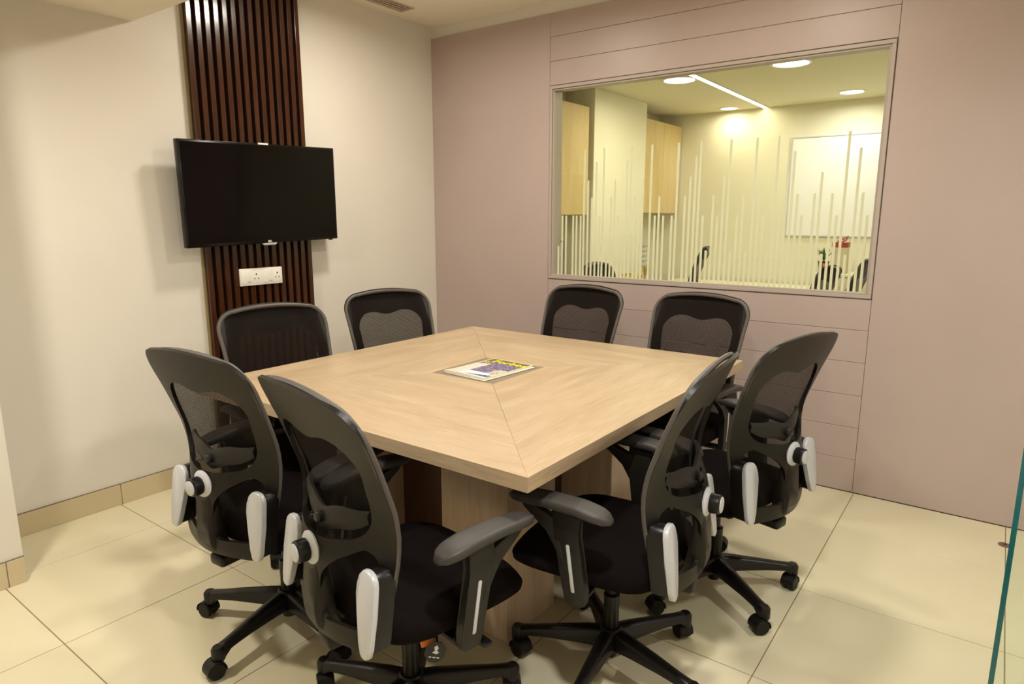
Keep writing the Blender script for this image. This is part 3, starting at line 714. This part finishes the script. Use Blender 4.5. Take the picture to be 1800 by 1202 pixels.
# desk with trophies, low cabinet with plant and boxes
dk = empty('office_desk', (-1.98, 6.12, 0)); tag(dk, 'long cream office desk along the far part of the office', 'desk')
b = nb(); box(b, -.66, .66, -.32, .32, .75, .78, .003); link('desk_top', b, M_desk, dk)
for sx in (-.64, .64):
    bb = nb(); box(bb, sx-.013, sx+.013, -.30, .30, 0, .75); link('side_panel', bb, M_desk, dk)
bb = nb(); box(bb, -.62, .62, .22, .24, .3, .749); link('modesty_panel', bb, M_desk, dk)
for k in range(5):
    t = empty('trophy', (-2.60+.07*k, 4.94+.05*(k % 2), .84)); tag(t, '%s small gold trophy from the left on the cream side cabinet' % ('first', 'second', 'third', 'fourth', 'fifth')[k], 'trophy', 'gold trophies on the side cabinet')
    h = (.06, .09, .10, .085, .16)[k]
    bb = nb(); box(bb, -.02, .02, -.02, .02, 0, .015, .002); link('plinth', bb, M_pot, t)
    bb = nb(); lathe(bb, [(.012, .015), (.006, .03), (.006, h*.5), (.018, h*.75), (.022, h), (.015, h)], 14); link('cup', bb, M_gold, t, True)
sc = empty('side_cabinet', (-2.47, 4.96, 0)); tag(sc, 'cream side cabinet with gold trophies in front of the office column', 'cabinet')
b = nb(); box(b, -.20, .19, -.13, .13, .05, .815, .002); link('carcass', b, M_desk, sc)
b = nb(); box(b, -.205, .205, -.14, .14, .815, .84, .002); link('cabinet_top', b, M_desk, sc)
bb = nb(); box(bb, .191, .203, -.128, .128, .06, .81, .002); link('door', bb, M_desk, sc)
cr = empty('low_cabinet', (-1.02, 6.28, 0)); tag(cr, 'cream low cabinet under the whiteboard', 'cabinet')
b = nb(); box(b, -.27, .60, -.2, .2, .06, .90); link('carcass', b, M_desk, cr)
b = nb(); box(b, -.28, .61, -.215, .2, .90, .92, .002); link('cabinet_top', b, M_desk, cr)
for k in range(2):
    bb = nb(); box(bb, -.268+.434*k, .164+.434*k, -.215, -.201, .07, .89, .002); link('door', bb, M_desk, cr)
pl = empty('potted_plant', (-1.235, 6.18, .92)); tag(pl, 'small spiky green plant in a dark pot on the low office cabinet', 'plant')
b = nb(); lathe(b, [(.030, 0), (.034, .01), (.045, .09), (.047, .10), (.040, .10), (.036, .085)], 18); link('pot', b, M_pot, pl, True)
for k in range(16):
    a = 2.4*k; ln = .10+.05*rnd.random(); tl = .35+.5*(k/16); bb = nb(); rs = []
    for q in range(6):
        v = q/5; wd = .011*math.sin(PI*(.12+.86*v)); rr = ln*v*math.sin(tl); zz_ = .085+ln*v*math.cos(tl*(.7+.5*v))+.02
        c, s_ = math.cos(a), math.sin(a); rs.append([(c*rr-s_*wd, s_*rr+c*wd, zz_), (c*rr, s_*rr, zz_-.003), (c*rr+s_*wd, s_*rr-c*wd, zz_), (c*rr, s_*rr, zz_+.001)])
    rings(bb, rs); link('leaf', bb, M_leaf, pl, True)
gb = empty('gift_box', (-1.12, 6.24, .92)); tag(gb, 'beige card box with dark red lid and ribbon on the low office cabinet', 'box')
b = nb(); box(b, -.06, .06, -.05, .05, 0, .235, .003); link('carton', b, M_beigebox, gb)
b = nb(); box(b, -.063, .063, -.053, .053, .22, .262, .003); link('lid', b, M_red, gb)
b = nb(); tube(b, [(-.03, 0, .262), (-.005, -.01, .285), (.02, 0, .29), (.05, 0, .315), (.035, .01, .28), (.0, 0, .263)], .006, 6); link('ribbon', b, M_red, gb, True)
cup = empty('orange_cup', (-1.20, 6.10, .92)); tag(cup, 'small orange cup beside the potted plant in the office', 'cup')
b = nb(); lathe(b, [(.018, 0), (.020, .003), (.025, .085), (.0235, .085), (.018, .006), (.001, .006)], 16); link('cup_body', b, M_orange, cup, True)
b = nb(); tube(b, [(.022, 0, .065), (.038, 0, .06), (.038, 0, .03), (.021, 0, .025)], .004, 6); link('cup_handle', b, M_orange, cup, True)
# notices
nt_ = empty('notice_board', (OX0, 4.46, 1.02)); tag(nt_, 'small dark framed notice board under the left maple cabinet', 'notice board')
b = nb(); box(b, .001, .012, -.20, .20, -.15, .17); link('sheet', b, M_paper, nt_)
for q in ((-.21, .21, .17, .185), (-.21, .21, -.165, -.15), (-.21, -.20, -.15, .17), (.20, .21, -.15, .17)):
    bb = nb(); box(bb, .001, .018, q[0], q[1], q[2], q[3]); link('board_frame', bb, M_dark, nt_)
ph = empty('paper_notice', (OX0, 6.28, .98)); tag(ph, 'white paper notice with grey print under the right maple cabinet', 'paper')
b = nb(); box(b, .001, .004, -.11, .11, -.14, .16); link('sheet', b, M_paper, ph)
bb = nb()
for k in range(5):
    for q in range(2): box(bb, .004, .0046, -.085+.09*q, -.02+.09*q, .11-.05*k, .13-.05*k)
link('print_block', bb, M_greyprint, ph)
# chairs beyond the glass
for i, (x, y, th, dz, lab) in enumerate([(-2.16, 4.38, -1.5, .035, 'dark office chair beyond the glass at the left, in front of the cream column'), (-2.31, 5.47, 2.05, .12, 'dark office chair beyond the glass at the office desk, right of the gold trophies'),
                                     (-1.30, 5.45, 2.05, .0, 'dark office chair beyond the glass in front of the potted plant'), (-.97, 4.80, 1.85, .10, 'dark office chair beyond the glass at the right edge of the window')]):
    c = copy_tree(proto); pose_chair(c, x, y, th, 20+25*i, 40+i, dz); tag(c, lab, 'chair', 'office chairs beyond the glass')
